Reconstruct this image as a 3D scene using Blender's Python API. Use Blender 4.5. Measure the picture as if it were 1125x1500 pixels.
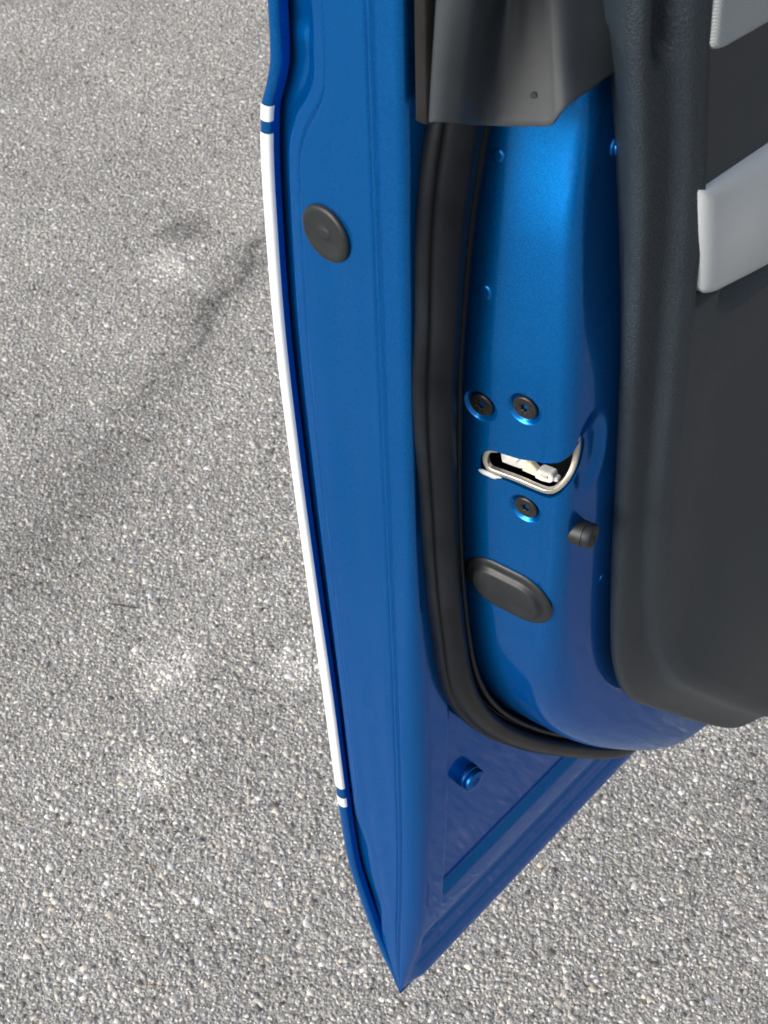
import bpy, bmesh, math, random
import numpy as np
from mathutils import Vector, Matrix
from mathutils.geometry import delaunay_2d_cdt

random.seed(4)
RNG = np.random.default_rng(7)
scene = bpy.context.scene
for ob in list(bpy.data.objects):
    bpy.data.objects.remove(ob)
COL = scene.collection

# ------------------------------------------------------------------ camera, sky, sun, exposure
PITCH, ROLL, CAM_H, FPX = math.radians(48), math.radians(2.4), 1.53, 2100.0
cam_data = bpy.data.cameras.new('camera')
cam = bpy.data.objects.new('camera', cam_data)
COL.objects.link(cam)
_f = Vector((0, math.cos(PITCH), -math.sin(PITCH)))
_u0 = Vector((0, math.sin(PITCH), math.cos(PITCH)))
_r = Vector((1, 0, 0)) * math.cos(ROLL) - _u0 * math.sin(ROLL)
_u = Vector((1, 0, 0)) * math.sin(ROLL) + _u0 * math.cos(ROLL)
cam.matrix_world = Matrix(((_r.x, _u.x, -_f.x, 0), (_r.y, _u.y, -_f.y, 0), (_r.z, _u.z, -_f.z, CAM_H), (0, 0, 0, 1)))
cam_data.sensor_fit = 'VERTICAL'
cam_data.sensor_height = 24.0
cam_data.lens = 24.0 * FPX / 1500.0
cam_data.clip_start = 0.02
cam_data.clip_end = 500
cam_data.dof.use_dof = True
cam_data.dof.focus_distance = 0.95
cam_data.dof.aperture_fstop = 16.0
scene.camera = cam

SUN_EL, SUN_AZ = math.radians(26), math.radians(240)      # azimuth clockwise from +Y
world = bpy.data.worlds.new('World')
scene.world = world
world.use_nodes = True
wn = world.node_tree
bg = wn.nodes['Background']
sky = wn.nodes.new('ShaderNodeTexSky')
sky.sky_type = 'NISHITA'
sky.sun_disc = False
sky.sun_elevation = SUN_EL
sky.sun_rotation = SUN_AZ
sky.dust_density = 4.0
sky.ozone_density = 1.0
sky.air_density = 1.0
hs = wn.nodes.new('ShaderNodeHueSaturation')
hs.inputs['Saturation'].default_value = 0.55
wn.links.new(sky.outputs[0], hs.inputs['Color'])
wn.links.new(hs.outputs[0], bg.inputs['Color'])
bg.inputs['Strength'].default_value = 0.15

sun_data = bpy.data.lights.new('sun', 'SUN')
sun_data.energy = 2.6
sun_data.angle = math.radians(42)
sun_data.color = (1.0, 0.985, 0.955)
sun = bpy.data.objects.new('sun', sun_data)
COL.objects.link(sun)
sd = Vector((math.sin(SUN_AZ) * math.cos(SUN_EL), math.cos(SUN_AZ) * math.cos(SUN_EL), math.sin(SUN_EL)))
sun.rotation_euler = sd.to_track_quat('Z', 'Y').to_euler()
sun.location = (0, 0, 4)

vs = scene.view_settings
vs.view_transform = 'Standard'
vs.look = 'None'
vs.exposure = 0.55
vs.gamma = 1.0

# ------------------------------------------------------------------ small maths
def pchip(xs, ys):
    x = np.array(xs, float); y = np.array(ys, float)
    if x[0] > x[-1]:
        x, y = x[::-1], y[::-1]
    h = np.diff(x); dl = np.diff(y) / h
    m = np.zeros_like(y); m[0], m[-1] = dl[0], dl[-1]
    for i in range(1, len(x) - 1):
        if dl[i-1] * dl[i] > 0:
            w1, w2 = 2*h[i] + h[i-1], h[i] + 2*h[i-1]
            m[i] = (w1 + w2) / (w1/dl[i-1] + w2/dl[i])
    def f(q):
        q = min(max(q, x[0]), x[-1])
        i = int(min(max(np.searchsorted(x, q) - 1, 0), len(h) - 1))
        t = (q - x[i]) / h[i]
        return float(y[i]*(1+2*t)*(1-t)**2 + h[i]*m[i]*t*(1-t)**2 + y[i+1]*t*t*(3-2*t) + h[i]*m[i+1]*t*t*(t-1))
    return f

def ss(a, b, x):
    t = (x - a) / (b - a)
    t = min(max(t, 0.0), 1.0)
    return t*t*(3-2*t)

def gauss(x, c, s):
    return math.exp(-((x-c)/s)**2)

def smooth_path(pts, n, it=0):
    """Catmull-Rom through 2D points, resampled evenly; returns points, normals (pointing to +u side), arc length."""
    P = [np.array(p, float) for p in pts]
    P = [2*P[0]-P[1]] + P + [2*P[-1]-P[-2]]
    out = []
    for i in range(1, len(P)-2):
        for k in range(40):
            t = k/40
            a, b, c, d = P[i-1], P[i], P[i+1], P[i+2]
            out.append(.5*((2*b)+(-a+c)*t+(2*a-5*b+4*c-d)*t*t+(-a+3*b-3*c+d)*t**3))
    out.append(P[-2])
    out = np.array(out)
    for _ in range(it):
        out[1:-1] = .25*out[:-2]+.5*out[1:-1]+.25*out[2:]
    L = np.concatenate([[0], np.cumsum(np.linalg.norm(np.diff(out, axis=0), axis=1))])
    s = np.linspace(0, L[-1], n)
    q = np.stack([np.interp(s, L, out[:, 0]), np.interp(s, L, out[:, 1])], 1)
    tg = np.gradient(q, axis=0)
    for _ in range(6):
        tg[1:-1] = .25*tg[:-2]+.5*tg[1:-1]+.25*tg[2:]
    tg /= np.linalg.norm(tg, axis=1)[:, None]
    nm = np.stack([-tg[:, 1], tg[:, 0]], 1)     # path runs downwards: this points to +u
    return q, nm, s

# ------------------------------------------------------------------ materials
def new_mat(name):
    m = bpy.data.materials.new(name)
    m.use_nodes = True
    return m, m.node_tree.nodes, m.node_tree.links, m.node_tree.nodes['Principled BSDF']

def objcoord(n):
    return n.new('ShaderNodeTexCoord').outputs['Object']

def add_bump(n, l, bsdf, height, strength, dist):
    b = n.new('ShaderNodeBump')
    b.inputs['Strength'].default_value = strength
    b.inputs['Distance'].default_value = dist
    l.new(height, b.inputs['Height'])
    l.new(b.outputs[0], bsdf.inputs['Normal'])
    return b

def noise(n, l, co, scale, detail=2, rough=.5):
    t = n.new('ShaderNodeTexNoise')
    t.inputs['Scale'].default_value = scale
    t.inputs['Detail'].default_value = detail
    t.inputs['Roughness'].default_value = rough
    l.new(co, t.inputs['Vector'])
    return t

def ramp(n, l, fac, stops):
    r = n.new('ShaderNodeValToRGB')
    el = r.color_ramp.elements
    while len(el) < len(stops):
        el.new(.5)
    for e, (p, c) in zip(el, stops):
        e.position = p
        e.color = (c[0], c[1], c[2], 1) if not isinstance(c, (int, float)) else (c, c, c, 1)
    l.new(fac, r.inputs[0])
    return r

def mat_paint():
    m, n, l, b = new_mat('blue_metallic_paint')
    co = objcoord(n)
    fl = noise(n, l, co, 1500, 1)
    r = ramp(n, l, fl.outputs[0], [(.25, (.0, .082, .285)), (.75, (.0, .155, .52))])
    l.new(r.outputs[0], b.inputs['Base Color'])
    b.inputs['Metallic'].default_value = .8
    b.inputs['Roughness'].default_value = .29
    b.inputs['Specular IOR Level'].default_value = 0.0
    b.inputs['Specular Tint'].default_value = (.1, .45, 1, 1)
    b.inputs['Coat Weight'].default_value = .45
    b.inputs['Coat IOR'].default_value = 1.42
    du = noise(n, l, co, 14, 6, .65)
    rr = ramp(n, l, du.outputs[0], [(.35, .015), (.75, .05)])
    l.new(rr.outputs[0], b.inputs['Coat Roughness'])
    # dust specks and faint smears lying on the lacquer
    vd = n.new('ShaderNodeTexVoronoi'); vd.inputs['Scale'].default_value = 75
    l.new(co, vd.inputs['Vector'])
    sel = n.new('ShaderNodeSeparateColor'); l.new(vd.outputs['Color'], sel.inputs[0])
    pk = ramp(n, l, sel.outputs[0], [(.93, 0.0), (.94, 1.0)])
    ds = ramp(n, l, vd.outputs['Distance'], [(.03, 1.0), (.06, 0.0)])
    sm = noise(n, l, co, 22, 7, .7)
    smr = ramp(n, l, sm.outputs[0], [(.52, 0.0), (.85, .22)])
    mu = n.new('ShaderNodeMath'); mu.operation = 'MULTIPLY'
    l.new(pk.outputs[0], mu.inputs[0]); l.new(ds.outputs[0], mu.inputs[1])
    mxx = n.new('ShaderNodeMath'); mxx.operation = 'MAXIMUM'
    l.new(mu.outputs[0], mxx.inputs[0]); l.new(smr.outputs[0], mxx.inputs[1])
    sc = n.new('ShaderNodeMath'); sc.operation = 'MULTIPLY'; sc.inputs[1].default_value = .35
    l.new(mxx.outputs[0], sc.inputs[0])
    dm = n.new('ShaderNodeMix'); dm.data_type = 'RGBA'
    l.new(sc.outputs[0], dm.inputs['Factor']); l.new(r.outputs[0], dm.inputs['A'])
    dm.inputs['B'].default_value = (.04, .24, .55, 1)
    l.new(dm.outputs['Result'], b.inputs['Base Color'])
    op = noise(n, l, co, 900, 1)
    bp = n.new('ShaderNodeBump')
    bp.inputs['Strength'].default_value = .03
    bp.inputs['Distance'].default_value = .0005
    l.new(op.outputs[0], bp.inputs['Height'])
    l.new(bp.outputs[0], b.inputs['Coat Normal'])
    return m

def mat_simple(name, col, rough, metal=0, var=.12, nscale=60, bump=0, bscale=800, bdist=.0004, coat=0, spec=.5, dust=0):
    m, n, l, b = new_mat(name)
    co = objcoord(n)
    t = noise(n, l, co, nscale, 5, .6)
    lo = [c*(1-var) for c in col]; hi = [c*(1+var)+dust for c in col]
    r = ramp(n, l, t.outputs[0], [(.3, lo), (.72, hi)])
    l.new(r.outputs[0], b.inputs['Base Color'])
    rr = ramp(n, l, t.outputs[0], [(.3, rough*.9), (.75, min(1, rough*1.15))])
    l.new(rr.outputs[0], b.inputs['Roughness'])
    b.inputs['Metallic'].default_value = metal
    b.inputs['Specular IOR Level'].default_value = spec
    b.inputs['Coat Weight'].default_value = coat
    if bump:
        t2 = noise(n, l, co, bscale, 2, .5)
        add_bump(n, l, b, t2.outputs[0], bump, bdist)
    return m

def mat_grain(name, col, rough, scale=420, strength=.5):
    m, n, l, b = new_mat(name)
    co = objcoord(n)
    v = n.new('ShaderNodeTexVoronoi'); v.feature = 'SMOOTH_F1'
    v.inputs['Scale'].default_value = scale
    wob = noise(n, l, co, 300, 2)
    mx = n.new('ShaderNodeVectorMath'); mx.operation = 'MULTIPLY_ADD'
    l.new(wob.outputs['Color'], mx.inputs[0]); mx.inputs[1].default_value = (.004, .004, .004)
    l.new(co, mx.inputs[2]); l.new(mx.outputs[0], v.inputs['Vector'])
    add_bump(n, l, b, v.outputs['Distance'], strength, .0012)
    t = noise(n, l, co, 9, 6, .65)
    r = ramp(n, l, t.outputs[0], [(.3, [c*.88 for c in col]), (.75, [c*1.18+.003 for c in col])])
    l.new(r.outputs[0], b.inputs['Base Color'])
    b.inputs['Roughness'].default_value = rough
    b.inputs['Specular IOR Level'].default_value = .36
    return m

def mat_fabric():
    m, n, l, b = new_mat('grey_woven_fabric')
    co = objcoord(n)
    w = n.new('ShaderNodeTexWave'); w.wave_type = 'BANDS'; w.bands_direction = 'DIAGONAL'
    w.inputs['Scale'].default_value = 420; w.inputs['Distortion'].default_value = .6
    l.new(co, w.inputs['Vector'])
    r = ramp(n, l, w.outputs[0], [(0, (.24, .265, .275)), (1, (.32, .345, .355))])
    l.new(r.outputs[0], b.inputs['Base Color'])
    b.inputs['Roughness'].default_value = .9
    add_bump(n, l, b, w.outputs[0], .4, .0006)
    return m

def stain_nodes(n, l, co):
    """Worn, dirty and dusty patches of the old asphalt (world metres): returns a multiplier colour."""
    sx = n.new('ShaderNodeSeparateXYZ'); l.new(co, sx.inputs[0])
    def math_(op, a, b_=None, c=None):
        q = n.new('ShaderNodeMath'); q.operation = op
        for i, z in enumerate((a, b_, c)):
            if z is None: continue
            if isinstance(z, (int, float)): q.inputs[i].default_value = z
            else: l.new(z, q.inputs[i])
        return q.outputs[0]
    wob = noise(n, l, co, 3.2, 4, .6)
    wob2 = noise(n, l, co, 16, 3, .6)
    # tarry seam running away to the right
    ax, ay, bx, by = SEAM
    ln = math.hypot(bx-ax, by-ay); nx, ny = -(by-ay)/ln, (bx-ax)/ln
    dd = math_('ADD', math_('MULTIPLY', math_('SUBTRACT', sx.outputs[0], ax), nx), math_('MULTIPLY', math_('SUBTRACT', sx.outputs[1], ay), ny))
    dd = math_('ADD', dd, math_('MULTIPLY', math_('SUBTRACT', wob.outputs[0], .5), .16))
    dd = math_('ADD', dd, math_('MULTIPLY', math_('SUBTRACT', wob2.outputs[0], .5), .10))
    along = math_('ADD', math_('MULTIPLY', math_('SUBTRACT', sx.outputs[0], ax), (bx-ax)/ln**2), math_('MULTIPLY', math_('SUBTRACT', sx.outputs[1], ay), (by-ay)/ln**2))
    along = math_('MINIMUM', math_('MAXIMUM', along, -.4), 1.25)
    adist = math_('ABSOLUTE', dd)
    wid = math_('SUBTRACT', .135, math_('MULTIPLY', along, .085))
    seam = ramp(n, l, math_('DIVIDE', adist, wid), [(.0, 1.0), (.35, .7), (1.0, .0)])
    crk = ramp(n, l, math_('DIVIDE', adist, .011), [(.25, 1.0), (1.0, .0)])
    crk = math_('MULTIPLY', crk.outputs[0], ramp(n, l, along, [(.55, .0), (.75, 1.0)]).outputs[0])
    blot = ramp(n, l, noise(n, l, co, 9, 4, .65).outputs[0], [(.35, .45), (.62, 1.0)])
    r0 = ramp(n, l, wob.outputs[0], [(.32, .88), (.68, 1.08)])
    k = math_('SUBTRACT', 1.0, math_('MULTIPLY', math_('MULTIPLY', seam.outputs[0], blot.outputs[0]), .34))
    k = math_('MULTIPLY', k, math_('SUBTRACT', 1.0, math_('MULTIPLY', crk, .45)))
    bx_, by_ = math_('SUBTRACT', sx.outputs[0], -.325), math_('SUBTRACT', sx.outputs[1], 2.07)
    bd = math_('SQRT', math_('ADD', math_('MULTIPLY', bx_, bx_), math_('MULTIPLY', by_, by_)))
    bd = math_('ADD', bd, math_('MULTIPLY', math_('SUBTRACT', wob2.outputs[0], .5), .09))
    k = math_('MULTIPLY', k, math_('SUBTRACT', 1.0, math_('MULTIPLY', ramp(n, l, bd, [(.02, 1.0), (.06, .0)]).outputs[0], .4)))
    k = math_('MULTIPLY', k, r0.outputs[0])
    # pale dusty spots
    for (px_, py_, rad) in SPOTS:
        dx = math_('SUBTRACT', sx.outputs[0], px_); dy = math_('SUBTRACT', sx.outputs[1], py_)
        d = math_('SQRT', math_('ADD', math_('MULTIPLY', dx, dx), math_('MULTIPLY', dy, dy)))
        d = math_('ADD', d, math_('MULTIPLY', math_('SUBTRACT', noise(n, l, co, 28, 4, .7).outputs[0], .5), rad*2.6))
        sp = ramp(n, l, math_('DIVIDE', d, rad), [(.1, 1.0), (1.0, .0)])
        k = math_('ADD', k, math_('MULTIPLY', sp.outputs[0], .6))
    return k

SEAM = (-.545, 1.215, -.185, 2.03)
SPOTS = [(-.289, 1.116, .06), (-.295, .961, .05), (-.123, 1.113, .045), (-.358, 1.964, .055)]

def mat_asphalt():
    m, n, l, b = new_mat('old_asphalt_binder')
    co = objcoord(n)
    v = n.new('ShaderNodeTexVoronoi'); v.inputs['Scale'].default_value = 330
    l.new(co, v.inputs['Vector'])
    v2 = n.new('ShaderNodeTexVoronoi'); v2.inputs['Scale'].default_value = 150
    l.new(co, v2.inputs['Vector'])
    bw = n.new('ShaderNodeRGBToBW'); l.new(v.outputs['Color'], bw.inputs[0])
    r = ramp(n, l, bw.outputs[0], [(.15, (.15, .146, .138)), (.55, (.265, .257, .243)), (.85, (.39, .378, .357))])
    k = stain_nodes(n, l, co)
    mul = n.new('ShaderNodeVectorMath'); mul.operation = 'SCALE'
    l.new(r.outputs[0], mul.inputs[0]); l.new(k, mul.inputs['Scale'])
    l.new(mul.outputs[0], b.inputs['Base Color'])
    b.inputs['Roughness'].default_value = .88
    ad = n.new('ShaderNodeMath'); ad.operation = 'ADD'
    l.new(v.outputs['Distance'], ad.inputs[0]); l.new(v2.outputs['Distance'], ad.inputs[1])
    inv = n.new('ShaderNodeMath'); inv.operation = 'SUBTRACT'; inv.inputs[0].default_value = 1.5
    l.new(ad.outputs[0], inv.inputs[1])
    add_bump(n, l, b, inv.outputs[0], .6, .0020)
    return m

def mat_stones():
    m, n, l, b = new_mat('asphalt_aggregate_stone')
    co = objcoord(n)
    at = n.new('ShaderNodeAttribute'); at.attribute_name = 'stone_colour'
    k = stain_nodes(n, l, co)
    t = noise(n, l, co, 520, 3, .6)
    rr = ramp(n, l, t.outputs[0], [(.3, .78), (.7, 1.15)])
    mm = n.new('ShaderNodeMath'); mm.operation = 'MULTIPLY'
    l.new(k, mm.inputs[0]); l.new(rr.outputs[0], mm.inputs[1])
    mul = n.new('ShaderNodeVectorMath'); mul.operation = 'SCALE'
    l.new(at.outputs['Color'], mul.inputs[0]); l.new(mm.outputs[0], mul.inputs['Scale'])
    l.new(mul.outputs[0], b.inputs['Base Color'])
    b.inputs['Roughness'].default_value = .5
    add_bump(n, l, b, t.outputs[0], .5, .0008)
    return m

M_PAINT = mat_paint()
M_WHITE = mat_simple('white_vinyl_stripe', (.60, .615, .615), .3, var=.06, nscale=35, coat=.2)
M_SEAL = mat_simple('black_rubber_seal', (.003, .0045, .007), .40, var=.35, nscale=30, bump=.15, bscale=700, dust=.002, spec=.2)
M_PLUG = mat_simple('black_rubber_plug', (.009, .0115, .0135), .45, var=.25, nscale=45, bump=.2, bscale=500, dust=.002, spec=.33)
M_COVER = mat_simple('satin_black_plastic', (.024, .030, .037), .46, var=.2, nscale=22, bump=.12, bscale=900, dust=.003)
M_FRAME = mat_simple('dull_black_frame_plastic', (.006, .006, .006), .45, var=.3, nscale=30, dust=.002, spec=.3)
M_TRIM = mat_grain('grained_charcoal_plastic', (.013, .0205, .029), .42, 1300, .5)
M_INSET = mat_simple('smooth_charcoal_plastic', (.011, .018, .027), .46, var=.15, nscale=15, bump=.25, bscale=1500, bdist=.0002, spec=.35)
M_FABRIC = mat_fabric()
M_ARM = mat_simple('light_grey_vinyl', (.41, .435, .45), .38, var=.05, nscale=12, bump=.25, bscale=900, bdist=.0003)
M_SCREW = mat_simple('black_oxide_steel', (.02, .02, .02), .36, metal=.5, var=.3, nscale=300)
M_ZINC = mat_simple('zinc_plated_steel', (.50, .48, .43), .34, metal=.85, var=.2, nscale=120, bump=.1, bscale=700)
M_WPLAST = mat_simple('white_plastic', (.42, .425, .42), .42, var=.16, nscale=120)
M_GREASE = mat_simple('cream_grease', (.50, .46, .35), .4, var=.15, nscale=200, bump=.5, bscale=400)
M_BLACK = mat_simple('black_latch_plastic', (.012, .012, .012), .4, var=.3, nscale=100)
M_ASPH = mat_asphalt()
M_STONE = mat_stones()

# ------------------------------------------------------------------ ground
def make_ground():
    me = bpy.data.meshes.new('asphalt_ground')
    bm = bmesh.new()
    bmesh.ops.create_grid(bm, x_segments=8, y_segments=8, size=40)
    bm.to_mesh(me); bm.free()
    me.materials.append(M_ASPH)
    ob = bpy.data.objects.new('asphalt_ground', me)
    ob['kind'] = 'structure'
    ob['label'] = 'worn light grey asphalt of the parking surface under the door'
    COL.objects.link(ob)
    return ob
ground = make_ground()

def make_stones():
    sp = .0058
    xs = np.arange(-1.25, 1.65, sp); ys = np.arange(-.35, 3.15, sp)
    X, Y = np.meshgrid(xs, ys)
    X = X.ravel() + RNG.uniform(-.5, .5, X.size)*sp*1.3; Y = Y.ravel() + RNG.uniform(-.5, .5, Y.size)*sp*1.3
    half = .52 + .20*np.clip(Y, -1, 4)                       # where a viewer near here would look
    keep = (np.abs(X - .04*Y - .03) < half)
    X, Y = X[keep], Y[keep]
    N = X.size
    K = 5
    rad = np.clip(RNG.lognormal(math.log(.0026), .42, N), .0011, .0062)
    asp = RNG.uniform(.45, 1.0, N); rot = RNG.uniform(0, 6.28, N)
    hgt = RNG.uniform(.0003, .0007, N) + rad*.065
    tilt = RNG.normal(0, .11, (N, 2))
    ang = (np.arange(K)/K*2*math.pi)[None, :] + RNG.uniform(-.42, .42, (N, K))
    rr = rad[:, None]*RNG.uniform(.75, 1.2, (N, K))
    ca, sa = np.cos(rot)[:, None], np.sin(rot)[:, None]
    def ring(scale, z):
        lx = rr*scale*np.cos(ang); ly = rr*scale*np.sin(ang)*asp[:, None]
        wx = lx*ca - ly*sa; wy = lx*sa + ly*ca
        zz = z[:, None] + (wx*tilt[:, :1] + wy*tilt[:, 1:])*(z[:, None] > 0)
        return np.stack([X[:, None]+wx, Y[:, None]+wy, zz], 2)
    top = ring(RNG.uniform(.62, .92, (N, K)), hgt)
    bot = ring(np.full((N, K), 1.08), np.full(N, -.0008))
    co = np.concatenate([top, bot], 1).reshape(-1, 3)
    base = (np.arange(N)*2*K)[:, None]
    tf = base + np.arange(K)[None, :]
    k = np.arange(K); k2 = (k+1) % K
    sides = np.stack([base+K+k, base+K+k2, base+k2, base+k], 2)      # N,K,4
    loops = np.concatenate([tf, sides.reshape(N, -1)], 1).ravel()
    tot = np.tile(np.array([K]+[4]*K), N)
    start = np.concatenate([[0], np.cumsum(tot)[:-1]])
    me = bpy.data.meshes.new('asphalt_aggregate')
    me.vertices.add(co.shape[0]); me.vertices.foreach_set('co', co.astype(np.float32).ravel())
    me.loops.add(loops.size); me.loops.foreach_set('vertex_index', loops.astype(np.int32))
    me.polygons.add(tot.size); me.polygons.foreach_set('loop_start', start.astype(np.int32))
    me.update(calc_edges=True)
    g = np.clip(RNG.normal(.375, .068, N), .16, .62)
    br = RNG.random(N); g = np.where(br > .92, RNG.uniform(.48, .68, N), g); g = np.where(br < .08, RNG.uniform(.08, .15, N), g)
    warm = RNG.normal(.055, .03, N)
    c = np.stack([g*(1+warm), g, g*(1-warm*1.3)], 1)
    odd = RNG.random(N) > .9988
    c[odd] = np.array([.27, .20, .135])*RNG.uniform(.6, 1.2, (odd.sum(), 1))
    cc = np.concatenate([np.clip(c, 0, 1), np.ones((N, 1))], 1)
    cc = np.repeat(cc, 2*K, 0)
    at = me.attributes.new('stone_colour', 'FLOAT_COLOR', 'POINT')
    at.data.foreach_set('color', cc.astype(np.float32).ravel())
    me.validate()
    me.materials.append(M_STONE)
    ob = bpy.data.objects.new('asphalt_aggregate', me)
    ob['kind'] = 'stuff'
    ob['label'] = 'pale grey stone aggregate exposed in the asphalt surface'
    ob['category'] = 'asphalt stones'
    COL.objects.link(ob)
    print('stones', N)
make_stones()

# ------------------------------------------------------------------ door frame of reference
# local x = u (rear edge -> hinge), local y = -v (v runs from outer skin to cabin), local z = height; millimetres in the builders below
door = bpy.data.objects.new('car_door', None)
COL.objects.link(door)
door.empty_display_size = .1
door.location = (.00866, .56, 0)
door.rotation_euler = (0, 0, math.radians(45))
door['label'] = 'open blue car door seen end-on, with white edge stripe, latch and charcoal trim'
door['category'] = 'car door'
UEND = 720.0
WTOP = 1330.0

def mk(name, verts, faces, mat, parent=door, smooth=True, angle=None, label=None):
    """verts in (u, v, w) millimetres."""
    me = bpy.data.meshes.new(name)
    me.from_pydata([(a/1000, -b/1000, c/1000) for a, b, c in verts], [], faces)
    me.materials.append(mat)
    bm = bmesh.new(); bm.from_mesh(me)
    bmesh.ops.recalc_face_normals(bm, faces=bm.faces)
    bm.to_mesh(me); bm.free()
    if smooth:
        me.polygons.foreach_set('use_smooth', [True]*len(me.polygons))
        if angle:
            me.set_sharp_from_angle(angle=math.radians(angle))
    ob = bpy.data.objects.new(name, me)
    COL.objects.link(ob)
    ob.parent = parent
    if label: ob['label'] = label
    return ob

def grid_mesh(rows, close=False):
    """rows: list of equal-length lists of points."""
    m = len(rows[0]); V = [p for r in rows for p in r]; F = []
    for i in range(len(rows)-1):
        for j in range(m if close else m-1):
            j2 = (j+1) % m
            F.append((i*m+j, i*m+j2, (i+1)*m+j2, (i+1)*m+j))
    return V, F

# ---- key curves (height -> v)
v_outer = pchip([1335, 1201, 1172, 1158, 1140, 1080, 983, 873, 770, 654, 513, 440, 400, 345, 285, 250, 214],
                [-66, -75, -77, -81, -87.5, -93, -96, -94, -91, -87, -83, -80, -77, -66, -50, -36, -19])
v_crease = pchip([1335, 1000, 889, 754, 570, 400, 363, 311, 260, 212],
                 [11.5, 10.5, 10.5, 11, 10.5, 6, 4, -2, -9.5, -17])
W0, W1 = 213.0, WTOP

def wlist(a, b, step):
    n = max(2, int(abs(b-a)/step)+1)
    return list(np.linspace(a, b, n))

# ---- outer skin with rolled hem
HEM = [(UEND, 0), (400, 0), (120, 0), (40, 0), (10, 0), (4, 0), (1.6, .3), (.4, 1.1), (-.4, 2.4), (-.8, 4.0), (-.6, 5.6), (0, 6.8), (1.0, 7.6), (2.4, 7.9), (7, 8.0)]
def hem_row(w, off=0.0, k0=0):
    vo = v_outer(w); k = min(1, (v_crease(w)-vo+6)/30)
    row = []
    for i, (a, b) in enumerate(HEM[k0:]):
        bow = -14*math.sin(min(max(a, 0), 700)/700*math.pi/2)
        row.append((a, vo+b*k*(1+.3*ss(900, 560, w))+bow, w))
    if off:
        q = []
        for i, p in enumerate(row):
            a = row[max(i-1, 0)]; b = row[min(i+1, len(row)-1)]
            t = np.array([b[0]-a[0], b[1]-a[1]]); t /= np.linalg.norm(t)
            q.append((p[0]+t[1]*off, p[1]-t[0]*off*-1 if False else p[1]+(-t[0])*off*-1, p[2]))
        row = q
    return row
rows = [hem_row(w) for w in wlist(W0, W1, 5)]
V, F = grid_mesh(rows)
outer_skin = mk('outer_skin', V, F, M_PAINT)

def stripe(w0, w1, name='white_stripe', lab=None):
    rows = []
    for w in wlist(w0, w1, 4):
        base = hem_row(w, 0, 1)
        q = []
        for i, p in enumerate(base[:-1]):
            a = base[max(i-1, 0)]; b = base[min(i+1, len(base)-1)]
            t = np.array([b[0]-a[0], b[1]-a[1]]); t /= np.linalg.norm(t)
            nrm = np.array([t[1], -t[0]])
            if nrm @ np.array([-1.0, -.6]) < 0 and i < 6: nrm = -nrm
            if i >= 6:
                nrm = nrm if nrm[0] < 0 or (i > 10) else -nrm
                if i > 10: nrm = np.array([-abs(t[1]), abs(t[0])*.9])
            # decal edge droops a little towards the outside
            sag = -2.0*(1-min(1, i/8)) if i < 9 else 0
            q.append((p[0]+nrm[0]*.35, p[1]+nrm[1]*.35, w + sag))
        rows.append(q)
    V, F = grid_mesh(rows)
    return mk(name, V, F, M_WHITE, label=lab)
stripe(516, 1127.5, lab='long white stripe wrapped round the outer door edge')
stripe(1135, 1144.5, lab='short white stripe at the upper end of the edge stripe')
stripe(489, 502, lab='short white stripe at the lower end of the edge stripe')

# ---- rear shut face (inner panel, from the hem to the crease)
def shut_u(a, b, w, k):
    """a: mm from outer edge, b: mm from crease, k: compression near the tip."""
    a, b = a/k, b/k
    d = 10.0 - 5.8*ss(9, 18.5, a) + 3.0*gauss(a, 27.2, 1.15) - .6*ss(18, 25, a) - 3.6*ss(25.5, 29.5, a)
    d += 2.6*gauss(b, 21.5, 1.15) + 1.9*gauss(b, 16.5, 1.05) - 1.9*ss(23, 19.5, b) + .35*ss(19, 12, b) - .9*ss(13, 10.5, b)*0
    d += (.22*math.sin(a/5.2+w*.004)+.16*math.sin(a/9.0+1.3-w*.007)+.25*math.sin(w/83+a*.03))*ss(30, 42, a)*ss(22, 32, b)
    return d*min(1, k*1.1)
def shut_row(w):
    vo, vc = v_outer(w), v_crease(w)
    width = vc-vo
    k = min(1.0, width/72)
    rf = (5.0 + 9*ss(900, 620, w))*k                       # crease radius
    n1 = 96
    row = []
    a0 = (5.0+2*ss(900, 560, w))*k; a1 = width-rf
    jog = 9*ss(1118, 1168, w)*(1-.25*ss(1190, 1235, w))     # wavy pressing by the shoulder line
    lowj = 9*ss(486, 440, w)*ss(280, 360, w)
    for i in range(n1):
        a = a0+(a1-a0)*i/(n1-1)
        aa = a - jog*ss(0, 12, a)*ss(70, 30, a) - lowj*ss(4, 10, a)*ss(60, 25, a)
        u = shut_u(aa, width-a, w, k)
        u += 1.5*gauss(w, 1188, 9)*gauss(a, 14, 9)*math.sin((w-1188)/6)      # dented corner
        u -= .9*gauss(w, 1014, 3)*gauss(a, 12, 2.2)                            # paint nib
        row.append((u, vo+a, w))
    ul = row[-1][0]
    for j in range(1, 9):
        t = j/8*math.pi/2
        row.append((ul+rf*(1-math.cos(t)), vc-rf+rf*math.sin(t), w))
    row.append((rf+ul+3, vc, w))
    return row
rows = [shut_row(w) for w in wlist(W0+2, W1, 2.6)]
V, F = grid_mesh(rows)
shut_face = mk('shut_face', V, F, M_PAINT)

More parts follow.
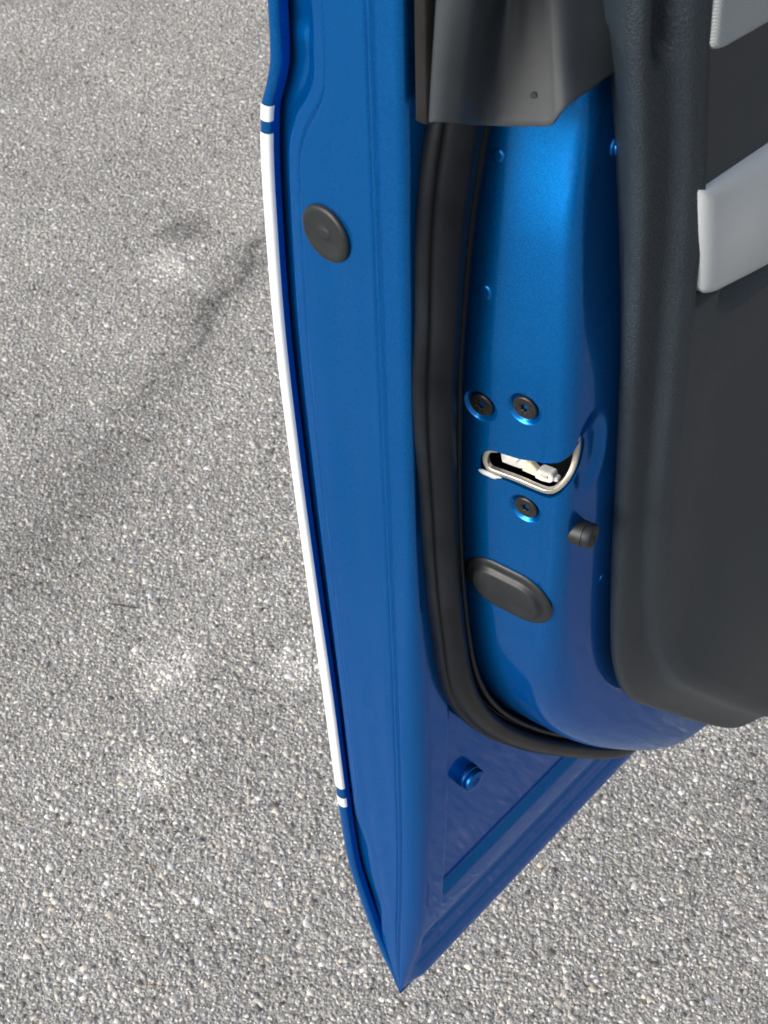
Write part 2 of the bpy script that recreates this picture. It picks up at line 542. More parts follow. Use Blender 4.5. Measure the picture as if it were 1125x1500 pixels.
# ---- lower inner flange (faces the cabin)
lip_v = pchip([350, 340, 330, 322, 314, 290, 262, 246, 236, 228, 220, 212], [2.5, 1.5, -3, -7.5, -8.5, -8, -6.3, -5.3, -6, -8.5, -12.5, -18])
def flange_v(u, w):
    v = v_crease(w)
    # recessed field with stepped edges
    ins = ss(33.5, 37.5, u)*ss(384, 397, w)*ss(252, 236, u - max(0, (w-420))*.0)
    cr = max(0, (u-215))**2/900 + max(0, 412-w)**2/900
    v -= 6.5*ins*(1 if cr < .6 else max(0, 1-(cr-.6)*2))
    # folded bottom hem: groove, then a lip that leans out towards the cabin
    if w < 345:
        v = lip_v(w)*ss(346, 330, w) + v*(1-ss(346, 330, w))
        v -= 1.6*gauss(w, 299, 3.2) + 1.8*gauss(w, 268, 3.2)
    # folded corner
    v += 4.5*gauss(u, 24, 5)*gauss(w, 318, 8) - 3.0*gauss(u, 33, 4)*gauss(w, 312, 7) + 2.5*gauss(u, 40, 4)*gauss(w, 303, 6)
    return v
us = [6, 9, 12, 16, 20, 24, 27, 30, 31.5, 33, 34.5, 36, 37.5, 39, 41, 44, 48, 54, 60, 66, 74, 84] + list(np.arange(94, 260, 5.0)) + list(np.arange(262, 420, 12.0)) + [460, 520, 600, UEND]
ws = wlist(W0, 440, 2.2) + wlist(446, 900, 6) + wlist(915, W1, 25)
def flange_pt(u, w):
    width = v_crease(w)-v_outer(w); k = min(1, width/72)
    ed = (5.0 + 9*ss(900, 620, w))*k
    e = shut_u(99, 5, w, k)+ed
    uu = u if u > 16 else e + (u-6)*(16-e)/10
    return (uu, v_crease(w) + (flange_v(u, w)-v_crease(w))*ss(7, 22, u), w)
rows = [[flange_pt(u, w) for u in us] for w in ws]
V, F = grid_mesh(rows)
lower_flange = mk('lower_flange', V, F, M_PAINT)
# rolled bottom hem closing outer skin to flange
rows = []
for u in list(np.linspace(-.5, 40, 12)) + list(np.linspace(50, UEND, 40)):
    bow = -14*math.sin(min(max(u, 0), 700)/700*math.pi/2)
    vo = v_outer(W0)+bow; vc = v_crease(W0)+.5
    c = (vo+vc)/2; r = (vc-vo)/2+.6
    rows.append([(u, c-r*math.cos(t), W0+1.2-3.2*math.sin(t)) for t in np.linspace(-.4, math.pi+.4, 12)])
V, F = grid_mesh(rows)
mk('bottom_hem', V, F, M_PAINT)

# ---- inner box: latch face swept down the rear edge and round the lower corner
Q_PTS = [(112, 1330), (61, 1200), (49, 1160), (38, 1100), (32.5, 1040), (31, 1000), (32, 900), (39, 800), (53, 715), (82, 640), (134, 555), (200, 465), (266, 380), (322, 320), (388, 288), (500, 278), (UEND, 276)]
NQ = 420
Q, QN, QS = smooth_path(Q_PTS, NQ, 60)
QW_of_t = Q[:, 1]
def q_at(t):
    return (np.interp(t, QS, Q[:, 0]), np.interp(t, QS, Q[:, 1]), np.interp(t, QS, QN[:, 0]), np.interp(t, QS, QN[:, 1]))
def t_of_w(w):
    k = np.argsort(QW_of_t[:330])
    return float(np.interp(w, QW_of_t[:330][k], QS[:330][k]))
VK = 90.0
T_LOW = t_of_w(760)
draft_of_w = pchip([1330, 1170, 1100, 1010, 900, 200], [math.radians(a) for a in (21, 20, 12.5, 8, 8, 8)])
vk_of_w = pchip([1330, 1200, 1165, 1130, 1095, 1010, 900, 760, 600, 500, 420, 300, 200], [48, 57, 62, 67, 73, 84.5, 87.5, 86, 82, 76, 68, 56, 52])
def box_params(t):
    k = ss(t_of_w(900), t_of_w(640), t)
    r = 10 + 25*k
    return r, vk_of_w(float(np.interp(t, QS, Q[:, 1])))
SCREWS_PX = []
SCREWS = []      # (s, t) filled below
DIMPLES = []
def box_pt(s, t, raw=False):
    """s: mm from the ledge across the latch face, round the corner and along the cabin face; t: mm down the path."""
    qu, qw, nu, nw = q_at(t)
    r, vk = box_params(t)
    v0 = 8.0
    DRAFT = draft_of_w(qw); _sd, _cd = math.sin(DRAFT), math.cos(DRAFT)
    flat = (vk-v0-r*(1-_sd))/_cd
    arc = r*(math.pi/2-DRAFT)
    pf, vf = flat*_sd, v0+flat*_cd
    if s < flat:
        p, v, an, av = s*_sd, v0+s*_cd, -_cd, _sd
    elif s < flat+arc:
        a = DRAFT+(s-flat)/r
        p, v, an, av = pf+r*(_cd-math.cos(a)), vf+r*(math.sin(a)-_sd), -math.cos(a), math.sin(a)
    else:
        p, v, an, av = pf+r*_cd+(s-flat-arc), vk, 0.0, 1.0
    d = 0.0
    if not raw:
        # faint double press line beside the corner
        d -= .55*(gauss(s, flat-5, 1.6)+.7*gauss(s, flat-.5, 1.6))*ss(t_of_w(1060), t_of_w(1000), t)*ss(t_of_w(800), t_of_w(850), t)
        for (s0, t0) in SCREWS:
            rr = math.hypot(s-s0, t-t0)
            d -= 3.0*ss(10.8, 7.0, rr)
        for (s0, t0, rs, rt, dep) in DIMPLES:
            rr = math.hypot((s-s0)/rs, (t-t0)/rt)
            d += dep*ss(1.25, .55, rr)
    return (qu+nu*(p+an*d), v+av*d, qw+nw*(p+an*d))

# latch layout (s across, w height) on the box surface
def st(s, w): return (s, t_of_w(w))
LATCH_SCREWS = [st(23, 988), st(50, 1000), st(54.5, 923.5)]
SCREWS += LATCH_SCREWS
SLOT = [(24, 945), (24.5, 951), (27, 955), (31, 958.5), (40, 960), (49, 961.5), (58, 965), (66, 968), (73, 972), (79, 977.5), (83, 982), (86.5, 985.5), (89.5, 985.5), (90, 978), (88.5, 967), (85, 960), (80, 953), (75, 947), (71, 943), (67, 941), (60, 940.5), (54, 940), (40, 939.5), (31, 937), (26, 937.5), (24.2, 940)]
SLOT_T = [st(a, b) for a, b in SLOT]
DIMPLES += [(96, t_of_w(968), 13, 26, -3.2)]

def in_poly(x, y, poly):
    c = False; j = len(poly)-1
    for i in range(len(poly)):
        xi, yi = poly[i]; xj, yj = poly[j]
        if (yi > y) != (yj > y) and x < (xj-xi)*(y-yi)/(yj-yi)+xi: c = not c
        j = i
    return c

def chaikin(poly, n):
    for _ in range(n):
        q = []
        for i in range(len(poly)):
            a, b = poly[i], poly[(i+1) % len(poly)]
            q += [(a[0]*.75+b[0]*.25, a[1]*.75+b[1]*.25), (a[0]*.25+b[0]*.75, a[1]*.25+b[1]*.75)]
        poly = q
    return poly
SLOT_S = chaikin(SLOT_T, 2)

def make_box():
    pts = []
    T0, T1 = 0, QS[-1]
    tl0, tl1 = t_of_w(1030), t_of_w(900)
    s_list = list(np.arange(0, 172, 3.0))
    tt = list(np.arange(T0, tl0-2, 5.0)) + list(np.arange(tl0, tl1, 2.0)) + list(np.arange(tl1+3, t_of_w(330), 4.5)) + list(np.arange(t_of_w(330)+6, T1, 14.0)) + [T1]
    s_fine = list(np.arange(0, 130, 2.0)) + list(np.arange(131, 172, 4.0))
    for t in tt:
        L = s_fine if tl0-1 <= t <= tl1+1 else s_list
        for s in L:
            if any(math.hypot(s-a, t-b) < 12 for a, b in SCREWS): continue
            if any(math.hypot(s-a, t-b) < 1.1 for a, b in SLOT_S): continue
            pts.append((s, t))
    for (a, b) in SCREWS:
        for rr in (1, 3, 5, 6.0, 6.8, 7.6, 8.4, 9.2, 10, 11.2):
            n = max(6, int(rr*4))
            for k in range(n):
                p = (a+rr*math.cos(2*math.pi*(k+rr % 1)/n), b+rr*math.sin(2*math.pi*(k+rr % 1)/n))
                if p[0] > .2: pts.append(p)
    n0 = len(pts)
    pts += SLOT_S
    nS = len(SLOT_S)
    edges = [(n0+i, n0+(i+1) % nS) for i in range(nS)]
    vo, eo, fo, _, _, _ = delaunay_2d_cdt([Vector(p) for p in pts], edges, [], 0, 1e-5)
    faces = []
    for f in fo:
        cx = sum(vo[i][0] for i in f)/3; cy = sum(vo[i][1] for i in f)/3
        if not in_poly(cx, cy, SLOT_S): faces.append(tuple(f))
    # analytic normals
    V = [box_pt(p[0], p[1]) for p in vo]
    used = sorted({i for f in faces for i in f}); mp = {i: k for k, i in enumerate(used)}
    V2 = [V[i] for i in used]; F2 = [tuple(mp[i] for i in f) for f in faces]
    ob = mk('latch_face', V2, F2, M_PAINT)
    nr = []
    for i in used:
        s, t = vo[i]
        e = .25
        a = np.array(box_pt(s+e, t))-np.array(box_pt(max(s-e, 0), t))
        b = np.array(box_pt(s, min(t+e, T1)))-np.array(box_pt(s, max(t-e, 0)))
        c = np.cross(a, b); c /= (np.linalg.norm(c)+1e-12)
        nr.append(Vector((c[0], -c[1], c[2])))
    # outward = towards -u / +v on the latch face: orient against mesh normals
    me = ob.data
    sgn = sum(1 if me.vertices[k].normal.dot(nr[k]) > 0 else -1 for k in range(0, len(nr), 17))
    if sgn < 0: nr = [-x for x in nr]
    me.normals_split_custom_set_from_vertices(nr)
    # returned edge of the slot (sheet thickness)
    ra = [box_pt(a, b, True) for a, b in SLOT_S]
    rb = []
    for (a, b) in SLOT_S:
        p = np.array(box_pt(a, b, True)); e = .3
        x = np.array(box_pt(a+e, b, True))-np.array(box_pt(a-e, b, True)); y = np.array(box_pt(a, b+e, True))-np.array(box_pt(a, b-e, True))
        n_ = np.cross(x, y); n_ /= np.linalg.norm(n_)
        if n_[0]*1 - n_[1]*1 < 0: n_ = -n_
        rb.append(tuple(p+n_*2.2))
    rws = [[ra[i], rb[i]] for i in range(nS)] + [[ra[0], rb[0]]]
    V, F = grid_mesh(rws)
    mk('slot_edge', V, F, M_PAINT, parent=ob)
    return ob
latch_face = make_box()

# ---- generic small builders in the door frame
def frame_at(c, axis, ref=(0, 0, 1)):
    a = np.array(axis, float); a /= np.linalg.norm(a)
    r = np.array(ref, float); x = r-a*(r@a); x /= np.linalg.norm(x)
    y = np.cross(a, x)
    return np.array(c, float), x, y, a

def lathe(name, fr, prof, mat, parent=door, n=40, sx=1, sy=1, label=None, angle=40):
    c, x, y, a = fr
    rows = []
    for (r, h) in prof:
        rows.append([tuple(c+x*(r*sx*math.cos(t))+y*(r*sy*math.sin(t))+a*h) for t in np.linspace(0, 2*math.pi, n, endpoint=False)])
    V, F = grid_mesh(rows, True)
    F.append(tuple(range((len(rows)-1)*n, len(rows)*n)))
    return mk(name, V, F, mat, parent, True, angle, label)

def stadium(name, fr, prof, half, mat, parent=door, n=48, label=None):
    """prof of (radius, height): rounded-end plug, `half` = half length of straight part along y."""
    c, x, y, a = fr
    rows = []
    for (r, h) in prof:
        row = []
        for k in range(n):
            t = 2*math.pi*k/n
            px_ = r*math.cos(t); py_ = r*math.sin(t)
            py_ += half if math.sin(t) >= 0 else -half
            row.append(tuple(c+x*px_+y*py_+a*h))
        rows.append(row)
    V, F = grid_mesh(rows, True)
    F.append(tuple(range((len(rows)-1)*n, len(rows)*n)))
    return mk(name, V, F, mat, parent, True, 50, label)

def box_frame(s, t, ref=(0, 0, 1)):
    p = np.array(box_pt(s, t, True)); e = .3
    x = np.array(box_pt(s+e, t, True))-np.array(box_pt(s-e, t, True)); y = np.array(box_pt(s, t+e, True))-np.array(box_pt(s, t-e, True))
    n_ = np.cross(x, y); n_ /= np.linalg.norm(n_)
    if -n_[0]+n_[1] < 0: n_ = -n_
    return frame_at(p, n_, ref)

def sweep(name, pts, prof, mat, parent=door, label=None, ups=None, closed_prof=True):
    P = [np.array(p, float) for p in pts]
    rows = []
    up = np.array(ups, float) if ups is not None else np.array([0, 0, 1.0])
    for i, p in enumerate(P):
        t = P[min(i+1, len(P)-1)]-P[max(i-1, 0)]; t /= np.linalg.norm(t)
        a = up-t*(up@t); a /= np.linalg.norm(a); b = np.cross(t, a)
        rows.append([tuple(p+a*y_+b*x_) for x_, y_ in prof])
    V, F = grid_mesh(rows, closed_prof)
    m = len(prof)
    F.append(tuple(range(m))); F.append(tuple(range((len(rows)-1)*m, len(rows)*m)))
    return mk(name, V, F, mat, parent, True, 50, label)

# ---- weather seal following the box
SEAL = [(28.6, -2), (29.2, 4), (28.8, 7.6), (27.8, 8.8), (26.8, 8.2), (26.2, 8.6), (25.6, 11), (24.4, 13.6), (21.6, 16.6), (17.8, 18.2), (13.6, 17.8), (10.4, 15.6), (8.8, 12), (8.0, 7), (7.0, 6.6), (6.7, 9.5), (6.0, 12.2), (4.6, 13.4), (2.6, 13.2), (1.2, 11.6), (.6, 7), (.6, -2)]
def make_seal():
    rows = []
    for i in range(0, NQ, 2):
        u, w = Q[i]; nu, nw = QN[i]
        if w > 1180: continue                               # runs on hidden under the cover
        k = 1 - .12*ss(t_of_w(800), t_of_w(560), QS[i])
        vb = 0.5*(v_crease(w)+v_crease(max(w-10, 213)))
        wob = .5*math.sin(QS[i]*.013)+.25*math.sin(QS[i]*.041+1)
        kk = k*(1 - .14*ss(t_of_w(1010), t_of_w(900), QS[i])*(1-ss(t_of_w(800), t_of_w(700), QS[i])))
        kk *= 1+.24*ss(t_of_w(1040), t_of_w(1150), QS[i])
        rows.append([(u-nu*p*kk, vb+q*(1.0+.02*wob), w-nw*p*kk) for p, q in SEAL])
    V, F = grid_mesh(rows)
    return mk('weather_seal', V, F, M_SEAL, label='black rubber weather seal running down the edge and round the lower corner')
make_seal()

# ---- plugs, screws, stops
PLUG = [(0.0, 0)]
lathe('rubber_plug', frame_at((-.2, -44.5, 1086), (-1, 0, 0)), [(16.2, -.6), (16.4, .6), (16.0, 1.6), (15.2, 2.3), (13.6, 2.6), (11.5, 2.2), (9, 1.7), (6, 1.5), (3.4, 1.45), (3.0, 1.75), (2.0, 1.9), (1.0, 1.8), (.3, 1.75)], M_PLUG, n=48, label='round black rubber plug in the shut face')
c_, x_, y_, a_ = box_frame(44, t_of_w(839))
stadium('rubber_plug', (c_, x_, y_, a_), [(22.6, -.8), (22.9, .4), (22.3, 1.2), (20.5, 1.7), (17.8, 1.7), (16.6, 2.1), (15.6, 4.0), (14.6, 4.9), (13.2, 5.2), (6, 5.1), (1, 5.1)], 8.5, M_PLUG, label='oval black rubber plug below the latch')

def torx(name, s, t, rot):
    fr = box_frame(s, t)
    c, x, y, a = fr
    c = c - a*2.6
    n = 48
    def tr(k, r0): return r0*(1+.17*math.cos(6*2*math.pi*k/n+rot))
    rows = []
    for (r, h) in [(7.2, 0), (7.4, 1.2), (7.1, 1.8), (6.7, 2.05)]:
        rows.append([tuple(c+x*r*math.cos(2*math.pi*k/n)+y*r*math.sin(2*math.pi*k/n)+a*h) for k in range(n)])
    for (r, h) in [(2.75, 1.75), (2.45, 1.5), (2.3, -1.6)]:
        rows.append([tuple(c+x*tr(k, r)*math.cos(2*math.pi*k/n)+y*tr(k, r)*math.sin(2*math.pi*k/n)+a*h) for k in range(n)])
    V, F = grid_mesh(rows, True)
    F.append(tuple(range((len(rows)-1)*n, len(rows)*n)))
    return mk(name, V, F, M_SCREW, smooth=True, angle=35)
for i, (s, t) in enumerate(LATCH_SCREWS):
    torx('latch_screw', s, t, i*1.3)

# blue painted bolt on the flange
b_w, b_u = 549, 63
fr = frame_at((b_u, flange_v(b_u, b_w), b_w), (.0, 1, 0))
bolt = lathe('painted_bolt', fr, [(10.6, -1), (10.6, 4.6), (10.2, 5.2), (9.7, 5.5), (9.7, 6.2), (10.2, 6.5), (10.2, 9.6), (9.5, 10.7), (8.2, 11.2), (4.6, 11.2), (4.2, 10.6), (1, 10.5)], M_PAINT, n=36, label='blue painted bolt head on the lower flange')
for k in range(6):
    t = k*math.pi/3
    p = fr[0]+fr[1]*2.5*math.cos(t)+fr[2]*2.5*math.sin(t)
    lathe('bolt_nib', (p, fr[1], fr[2], fr[3]), [(1.0, 10.2), (.9, 11.4), (.4, 11.7)], M_PAINT, bolt, n=8)
# blue rivet on the cabin face near the top
lathe('painted_rivet', frame_at(np.array([89.5, 62.0, 1139.3]), (.2, 1, -.05)), [(6.4, -2), (6.4, 1.6), (5.9, 2.3), (5.0, 2.6), (4.9, 5.0), (4.3, 6.0), (3.0, 6.4), (.5, 6.5)], M_PAINT, n=30, label='small blue painted rivet beside the trim')
# shallow pressed discs
for (s, w, r) in [(21, 1064, 4.2), (17.5, 1138, 3.4)]:
    lathe('pressed_disc', box_frame(s, t_of_w(w)), [(r+.3, -.4), (r, .45), (r-.6, .75), (r*.5, .8), (.3, .8)], M_PAINT, n=28)
lathe('pressed_disc', box_frame(119, t_of_w(832)), [(3.6, -.6), (3.3, .4), (2, .6), (.3, .6)], M_PAINT, n=24)
# bump stop
c0 = box_frame(90, t_of_w(909))[0]
fr = frame_at(c0, (.22, .95, .05))
bs = lathe('bump_stop', fr, [(7.6, -9), (7.8, 2), (7.7, 5.0), (7.2, 5.4), (7.2, 6.1), (7.7, 6.5), (7.5, 9.6), (6.8, 10.7), (5.6, 11.1), (2.0, 10.9), (1.4, 10.4), (1.2, 9)], M_PLUG, n=36, label='black rubber bump stop beside the trim')

# ---- latch inside the slot
def slot3(s, w, depth):
    c, x, y, a = box_frame(s, t_of_w(w))
    return c - a*depth
ring_path = [(34, 959), (29, 956), (26.8, 951), (26.8, 945), (29.5, 941.3), (36, 941.5), (49, 943.2), (63, 944), (69, 946), (74, 951), (80, 959), (84.5, 967), (86, 975), (86, 983), (84, 992)]
rp = smooth_path(ring_path, 60, 30)[0]
latch_ring = sweep('latch_ring', [slot3(a, b, 2.0) for a, b in rp], [(-1.6, -1.6), (-1.6, .9), (-1.4, 1.3), (-1.0, 1.5), (1.0, 1.5), (1.4, 1.3), (1.6, .9), (1.6, -1.6)], M_ZINC, ups=(-1, .3, 0), label='bare metal rim of the door latch')
def latch_plate(name, poly, depth, mat, th=2.0, parent=latch_ring):
    a = [tuple(slot3(s, w, depth)) for s, w in poly]; b = [tuple(slot3(s, w, depth+th)) for s, w in poly]
    n = len(poly)
    V = a+b; F = [tuple(range(n)), tuple(range(2*n-1, n-1, -1))] + [(i, (i+1) % n, n+(i+1) % n, n+i) for i in range(n)]
    ob = mk(name, V, F, mat, parent, smooth=False)
    bm = bmesh.new(); bm.from_mesh(ob.data)
    bmesh.ops.bevel(bm, geom=bm.edges[:], offset=.0005, segments=2, affect='EDGES', clamp_overlap=True)
    bm.to_mesh(ob.data); bm.free()
    return ob
latch_plate('latch_housing', [(10, 925), (10, 1000), (70, 1035), (72, 925)], 30, M_BLACK, 3)
latch_plate('latch_lever', [(31, 957), (33.5, 943), (46, 944.5), (50, 949), (51, 962), (43, 961)], 8, M_WPLAST, 3)
latch_plate('latch_lever', [(34, 953), (37, 947), (43, 948.5), (47, 956), (40, 956)], 6.6, M_WPLAST, 3)
latch_plate('latch_pawl', [(47.5, 945.5), (48.5, 952.5), (53, 954.5), (57.5, 951), (57, 946)], 6.5, M_GREASE, 4)
latch_plate('latch_catch', [(56.5, 945.8), (57, 951), (59.5, 953.8), (67, 954.3), (68.4, 950.6), (66.5, 947.2), (61, 945.6)], 5.5, M_WPLAST, 6)
latch_plate('latch_catch', [(60, 949), (60.3, 951.8), (64.6, 952.5), (65.2, 949.8)], 4.8, M_ZINC, .9)
latch_plate('latch_catch', [(67.6, 948.4), (68.2, 952.2), (70.4, 951.8), (70.8, 949.4)], 6.5, M_WPLAST, 4)
# dab of grease at the slot's end
gp = []
fr = box_frame(31, t_of_w(938.5))
rows = []
for (r, h) in [(1.0, -.3), (1.0, .5), (.8, 1.0), (.45, 1.3), (.1, 1.35)]:
    rows.append([tuple(fr[0]+fr[2]*(r*math.cos(t)*(7+1.5*math.sin(3*t)))+fr[1]*(r*math.sin(t)*(2.0+.8*math.cos(2*t+1))+r*.25*math.cos(t)*5)+fr[3]*h) for t in np.linspace(0, 6.283, 28, endpoint=False)])
V, F = grid_mesh(rows, True); F.append(tuple(range(4*28, 5*28)))
mk('grease_dab', V, F, M_WPLAST, parent=latch_ring)

# ---- black plastic at the top: frame strip and sash cover
def solid_loft(name, rows, th, mat, parent=door, label=None, angle=45):
    """sheet with thickness: rows of points, offset along averaged normal."""
    V, F = grid_mesh(rows)
    ob = mk(name, V, F, mat, parent, True, None, label)
    md = ob.modifiers.new('s', 'SOLIDIFY'); md.thickness = th/1000; md.offset = -1
    md2 = ob.modifiers.new('b', 'BEVEL'); md2.width = .0006; md2.segments = 2; md2.limit_method = 'ANGLE'; md2.angle_limit = math.radians(55)
    dg = bpy.context.evaluated_depsgraph_get()
    me = bpy.data.meshes.new_from_object(ob.evaluated_get(dg))
    ob.modifiers.clear(); ob.data = me
    me.set_sharp_from_angle(angle=math.radians(angle))
    return ob

# section (u, v) of the cover at its lower end / at the top, with the lower edge height per point
COV_B = [(8, 20), (2, 23), (0, 27), (2, 31), (8, 33.5), (14, 33.5), (21, 32), (28, 31.5), (34, 34), (38, 40), (41, 47), (43.5, 53), (45, 57.5), (46.5, 60.5), (50, 63), (60, 65.5), (72, 67.5), (90, 69)]
COV_T = [(8, 26), (2, 29), (-1, 33), (0, 39), (5, 43.5), (12, 44), (24, 40), (42, 30), (54, 24), (56.5, 26), (57.5, 29.5), (58.5, 33), (59.2, 36), (60.5, 38.5), (64, 41.5), (72, 46), (82, 52), (96, 58)]
COV_W = [1173.2, 1177.4, 1180.1, 1180.8, 1178.5, 1175.2, 1170.5, 1166.8, 1164.6, 1164.8, 1166.3, 1167.6, 1169.5, 1174.9, 1179.7, 1182.4, 1185.4, 1186.9]
def resample(P, n):
    P = np.array(P, float)
    s = np.concatenate([[0], np.cumsum(np.linalg.norm(np.diff(P[:, :2], axis=0), axis=1))])
    q = np.linspace(0, s[-1], n)
    return np.stack([np.interp(q, s, P[:, i]) for i in range(P.shape[1])], 1)
cb = np.array([(a, b, c) for (a, b), c in zip(COV_B, COV_W)])
ct = np.array([(a, b, 0) for a, b in COV_T])
def dens(P):
    out = []
    Pn = [2*P[0]-P[1]]+list(P)+[2*P[-1]-P[-2]]
    for i in range(1, len(Pn)-2):
        for k in range(5):
            t = k/5; a, b, c, d = Pn[i-1], Pn[i], Pn[i+1], Pn[i+2]
            out.append(.5*((2*b)+(-a+c)*t+(2*a-5*b+4*c-d)*t*t+(-a+3*b-3*c+d)*t**3))
    out.append(Pn[-2]); return np.array(out)
cbd, ctd = dens(cb), dens(ct)
rows = []
for k in range(30):
    f = k/29
    rows.append([(a[0]*(1-f)+b[0]*f, a[1]*(1-f)+b[1]*f, a[2]*(1-f)+1252*f) for a, b in zip(cbd, ctd)])
for w in (1275, 1300, WTOP):
    rows.append([(b[0], b[1], w) for b in ctd])
cover = solid_loft('sash_cover', rows, 2.0, M_COVER, label='satin black plastic cover over the upper corner of the door')
lathe('cover_hole', frame_at((44.2, 47.5, 1181), (-1, .45, 0.2)), [(1.5, -.3), (1.5, .12), (1.0, .14), (.2, .1)], M_BLACK, cover, n=16)
# frame strip
rows = []
for w in wlist(1178, WTOP, 12):
    f = 0
    rows.append([(40, 17.5, w), (2, 17.5, w), (-.5, 18.2, w), (-1, 19.5, w), (-.6, 24.2, w), (1.5, 25, w), (6, 26, w), (40, 27, w)])
fs = solid_loft('frame_strip', rows, 1.5, M_FRAME, label='dull black strip between blue shut face and plastic cover')

# ---- interior trim panel
T_PTS = [(38, 1330), (44, 1240), (52, 1193), (64, 1133), (74, 1043), (84, 934), (98, 794), (113, 719), (140, 657), (188, 591), (260, 494), (325, 412), (368, 372), (420, 344), (500, 324), (560, 316)]
NT = 300
T, TN, TS = smooth_path(T_PTS, NT, 70)
TSEC = [(48, 50), (16, 80), (0, 92), (.3, 95), (1.2, 97.4), (3, 98.8), (6, 99.6), (10, 100.2), (15, 100.9), (19, 101.6), (21.5, 102.6), (23.5, 104.6), (25.2, 107), (26.6, 108.8), (28.5, 110), (31, 110.9), (34.5, 112), (38, 113)]
def trim_bulge(u, w):
    v = 115 + 3.0*ss(60, 200, u)
    v -= 12*ss(1040, 950, w)*ss(92, 150, u)
    v += 24*ss(900, 600, w)*ss(100, 200, u)
    return v
def make_trim():
    rows = []
    for i in range(NT):
        u, w = T[i]; nu, nw = TN[i]
        row = []
        wide = .74 + .42*ss(900, 700, w)
        low = ss(760, 560, w)
        for p, v in TSEC:
            d = 0
            d -= 8*ss(1204, 1218, w)*ss(9.5, 12, p)*ss(23.5, 20, p)           # stepped recess in the upper border
            d += low*17*ss(2, 34, p)
            row.append((u+nu*p*wide, v+d, w+nw*p*wide))
        u1, w1 = row[-1][0], row[-1][2]
        n2 = 46
        v1 = row[-1][1]
        for k in range(1, n2+1):
            f = (k/n2)**1.7
            uu = u1+(UEND-u1)*f
            tgt = trim_bulge(uu, w1)
            bl = ss(u1, u1+60, uu)
            v = v1*(1-bl)+tgt*bl
            field = ss(1040, 1046, w1)*ss(u1-1, u1+3, uu)                  # well behind the inserts
            v -= 8*field*(1 if w1 > 1060 else ss(u1+22, u1+30, uu))
            row.append((uu, v, w1))
        rows.append(row)
    last = rows[-1]
    for dz, dv in [(-5, -1.5), (-10, -5), (-14, -11), (-16, -20), (-16.5, -38)]:
        rows.append([(p[0], p[1]+dv if j > 3 else p[1]+dv*.3, p[2]+dz) for j, p in enumerate(last)])
    V, F = grid_mesh(rows)
    return mk('trim_panel', V, F, M_TRIM, label='grained charcoal plastic trim panel on the cabin side')
trim = make_trim()

def pad(name, left, top, bottom, vedge, vmid, soft, rc, mat, label):
    """Insert of the trim: left(w) -> u, top(u)/bottom(u) -> w, rounded left corners of radius rc, gently domed."""
    u0 = min(left(w) for w in np.linspace(1000, 1330, 60))
    rows = []
    fu = list(rc*.0 + rc*1.3*(1-np.cos(np.linspace(0, math.pi/2, 14)))) + list(rc*1.3 + np.geomspace(2, UEND-40-90-rc*1.3, 34))
    for x in fu:
        c = rc - math.sqrt(max(0, rc*rc-(rc-min(x, rc))**2))
        row = []
        ua = 90 + x
        wt, wb = top(ua), bottom(ua)+c
        n = 34
        prof = []
        for g in list(.5-.5*np.cos(np.linspace(0, math.pi, n))):
            w = wb+(wt-wb)*g
            e = min(x, (wt-w), (w-wb)+c*.3)
            k = math.sqrt(max(0, 1-(1-min(1, e/soft))**2))
            dome = math.sin(math.pi*min(max((w-wb)/(wt-wb), 0), 1))*ss(0, 60, x)
            prof.append((left(w)+x, vedge-8+8*k+(vmid-vedge)*dome, w))
        a, b = prof[0], prof[-1]
        row = [(a[0], vedge-10, a[2])]+prof+[(b[0], vedge-10, b[2])]
        rows.append(row)
    rows.insert(0, [(p[0], vedge-10, p[2]) for p in rows[0]])
    V, F = grid_mesh(rows)
    return mk(name, V, F, mat, trim, True, 65, label)
ridge = pchip([1330, 1215, 1204, 1138, 1084, 1040], [62, 74.5, 76, 86.5, 97, 105])
pad('armrest', ridge, lambda u: 1139-.075*(u-85) if u < 250 else 1126.6, lambda u: 1057-.24*(u-113) if u < 168 else 1043.8, 116, 125, 10, 20, M_ARM, 'light grey padded armrest panel in the door trim')
pad('fabric_insert', ridge, lambda u: 1323, lambda u: 1212-.09*(u-70) if u < 200 else 1200.3, 115.5, 117.5, 5, 12, M_FABRIC, 'grey fabric insert at the top of the door trim')
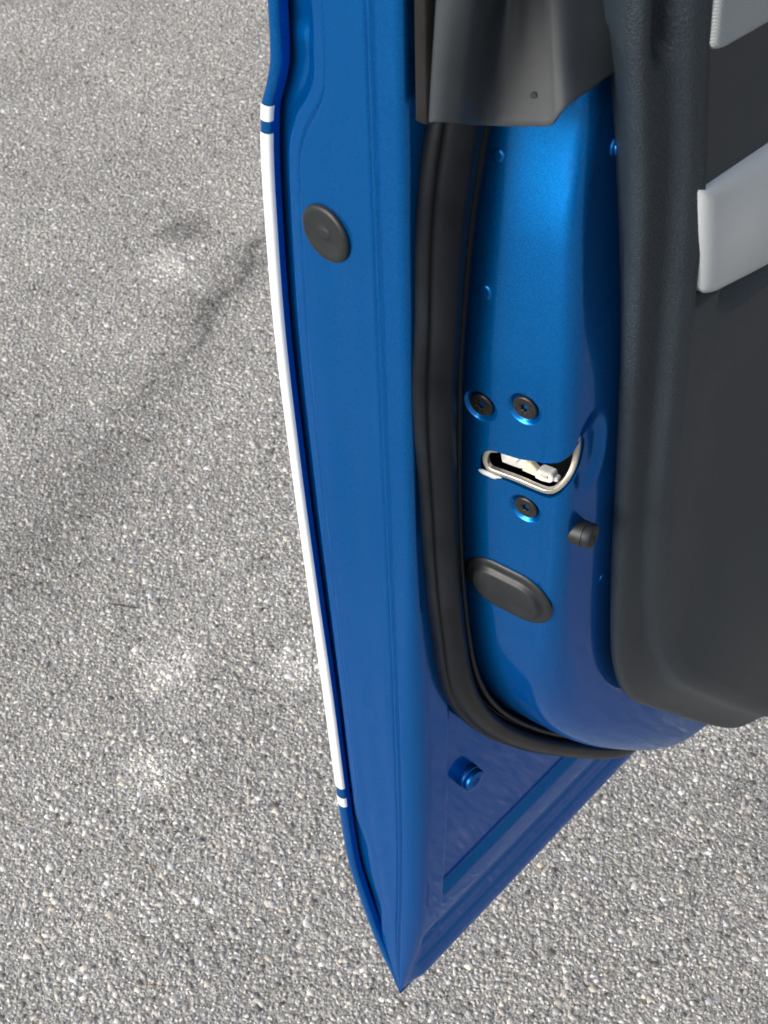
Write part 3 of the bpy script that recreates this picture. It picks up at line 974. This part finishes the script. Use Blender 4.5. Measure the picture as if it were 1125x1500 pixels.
pad('dark_inset', lambda w: ridge(w)-1.5, lambda u: 1225-.09*(u-70) if u < 200 else 1213.3, lambda u: 1130-.075*(u-85) if u < 250 else 1117.6, 111.5, 112, 3, 3, M_INSET, 'smooth dark inset above the grey armrest')

# ---- closing pieces out of view: top cap and hinge-end cap
def cap_box(name, u0, u1, v0, v1, w0, w1, mat):
    V = [(a, b, c) for a in (u0, u1) for b in (v0, v1) for c in (w0, w1)]
    F = [(0, 1, 3, 2), (4, 6, 7, 5), (0, 4, 5, 1), (2, 3, 7, 6), (0, 2, 6, 4), (1, 5, 7, 3)]
    ob = mk(name, V, F, mat, door, smooth=False)
    bm = bmesh.new(); bm.from_mesh(ob.data)
    bmesh.ops.bevel(bm, geom=bm.edges[:], offset=.003, segments=2, affect='EDGES')
    bm.to_mesh(ob.data); bm.free()
    return ob
cap_box('window_sill_strip', -2, UEND, -82, 122, WTOP-2, WTOP+16, M_FRAME)
cap_box('hinge_end', UEND-3, UEND+10, -105, 118, 232, WTOP-3, M_PAINT)

# ---- a bit of twig lying on the asphalt
def make_twig():
    pts = [(-.383, 1.2295), (-.372, 1.2262), (-.361, 1.2243), (-.349, 1.2208), (-.3375, 1.2178)]
    rad = [.0006, .0010, .0011, .0010, .0005]
    V, F = [], []
    n = 8
    for i, (x, y) in enumerate(pts):
        for k in range(n):
            t = 2*math.pi*k/n
            V.append((x + .26*rad[i]*math.cos(t), y + rad[i]*math.cos(t)*.96, .0021 + rad[i]*math.sin(t)))
    for i in range(len(pts)-1):
        for k in range(n):
            F.append((i*n+k, i*n+(k+1) % n, (i+1)*n+(k+1) % n, (i+1)*n+k))
    F.append(tuple(range(n-1, -1, -1))); F.append(tuple(range((len(pts)-1)*n, len(pts)*n)))
    me = bpy.data.meshes.new('twig')
    me.from_pydata(V, [], F)
    me.polygons.foreach_set('use_smooth', [True]*len(me.polygons))
    me.materials.append(mat_simple('dark_twig_bark', (.035, .030, .026), .8, var=.4, nscale=400, bump=.6, bscale=900))
    ob = bpy.data.objects.new('twig', me)
    ob['label'] = 'thin dark twig lying on the asphalt left of the door'
    ob['category'] = 'twig'
    COL.objects.link(ob)
make_twig()
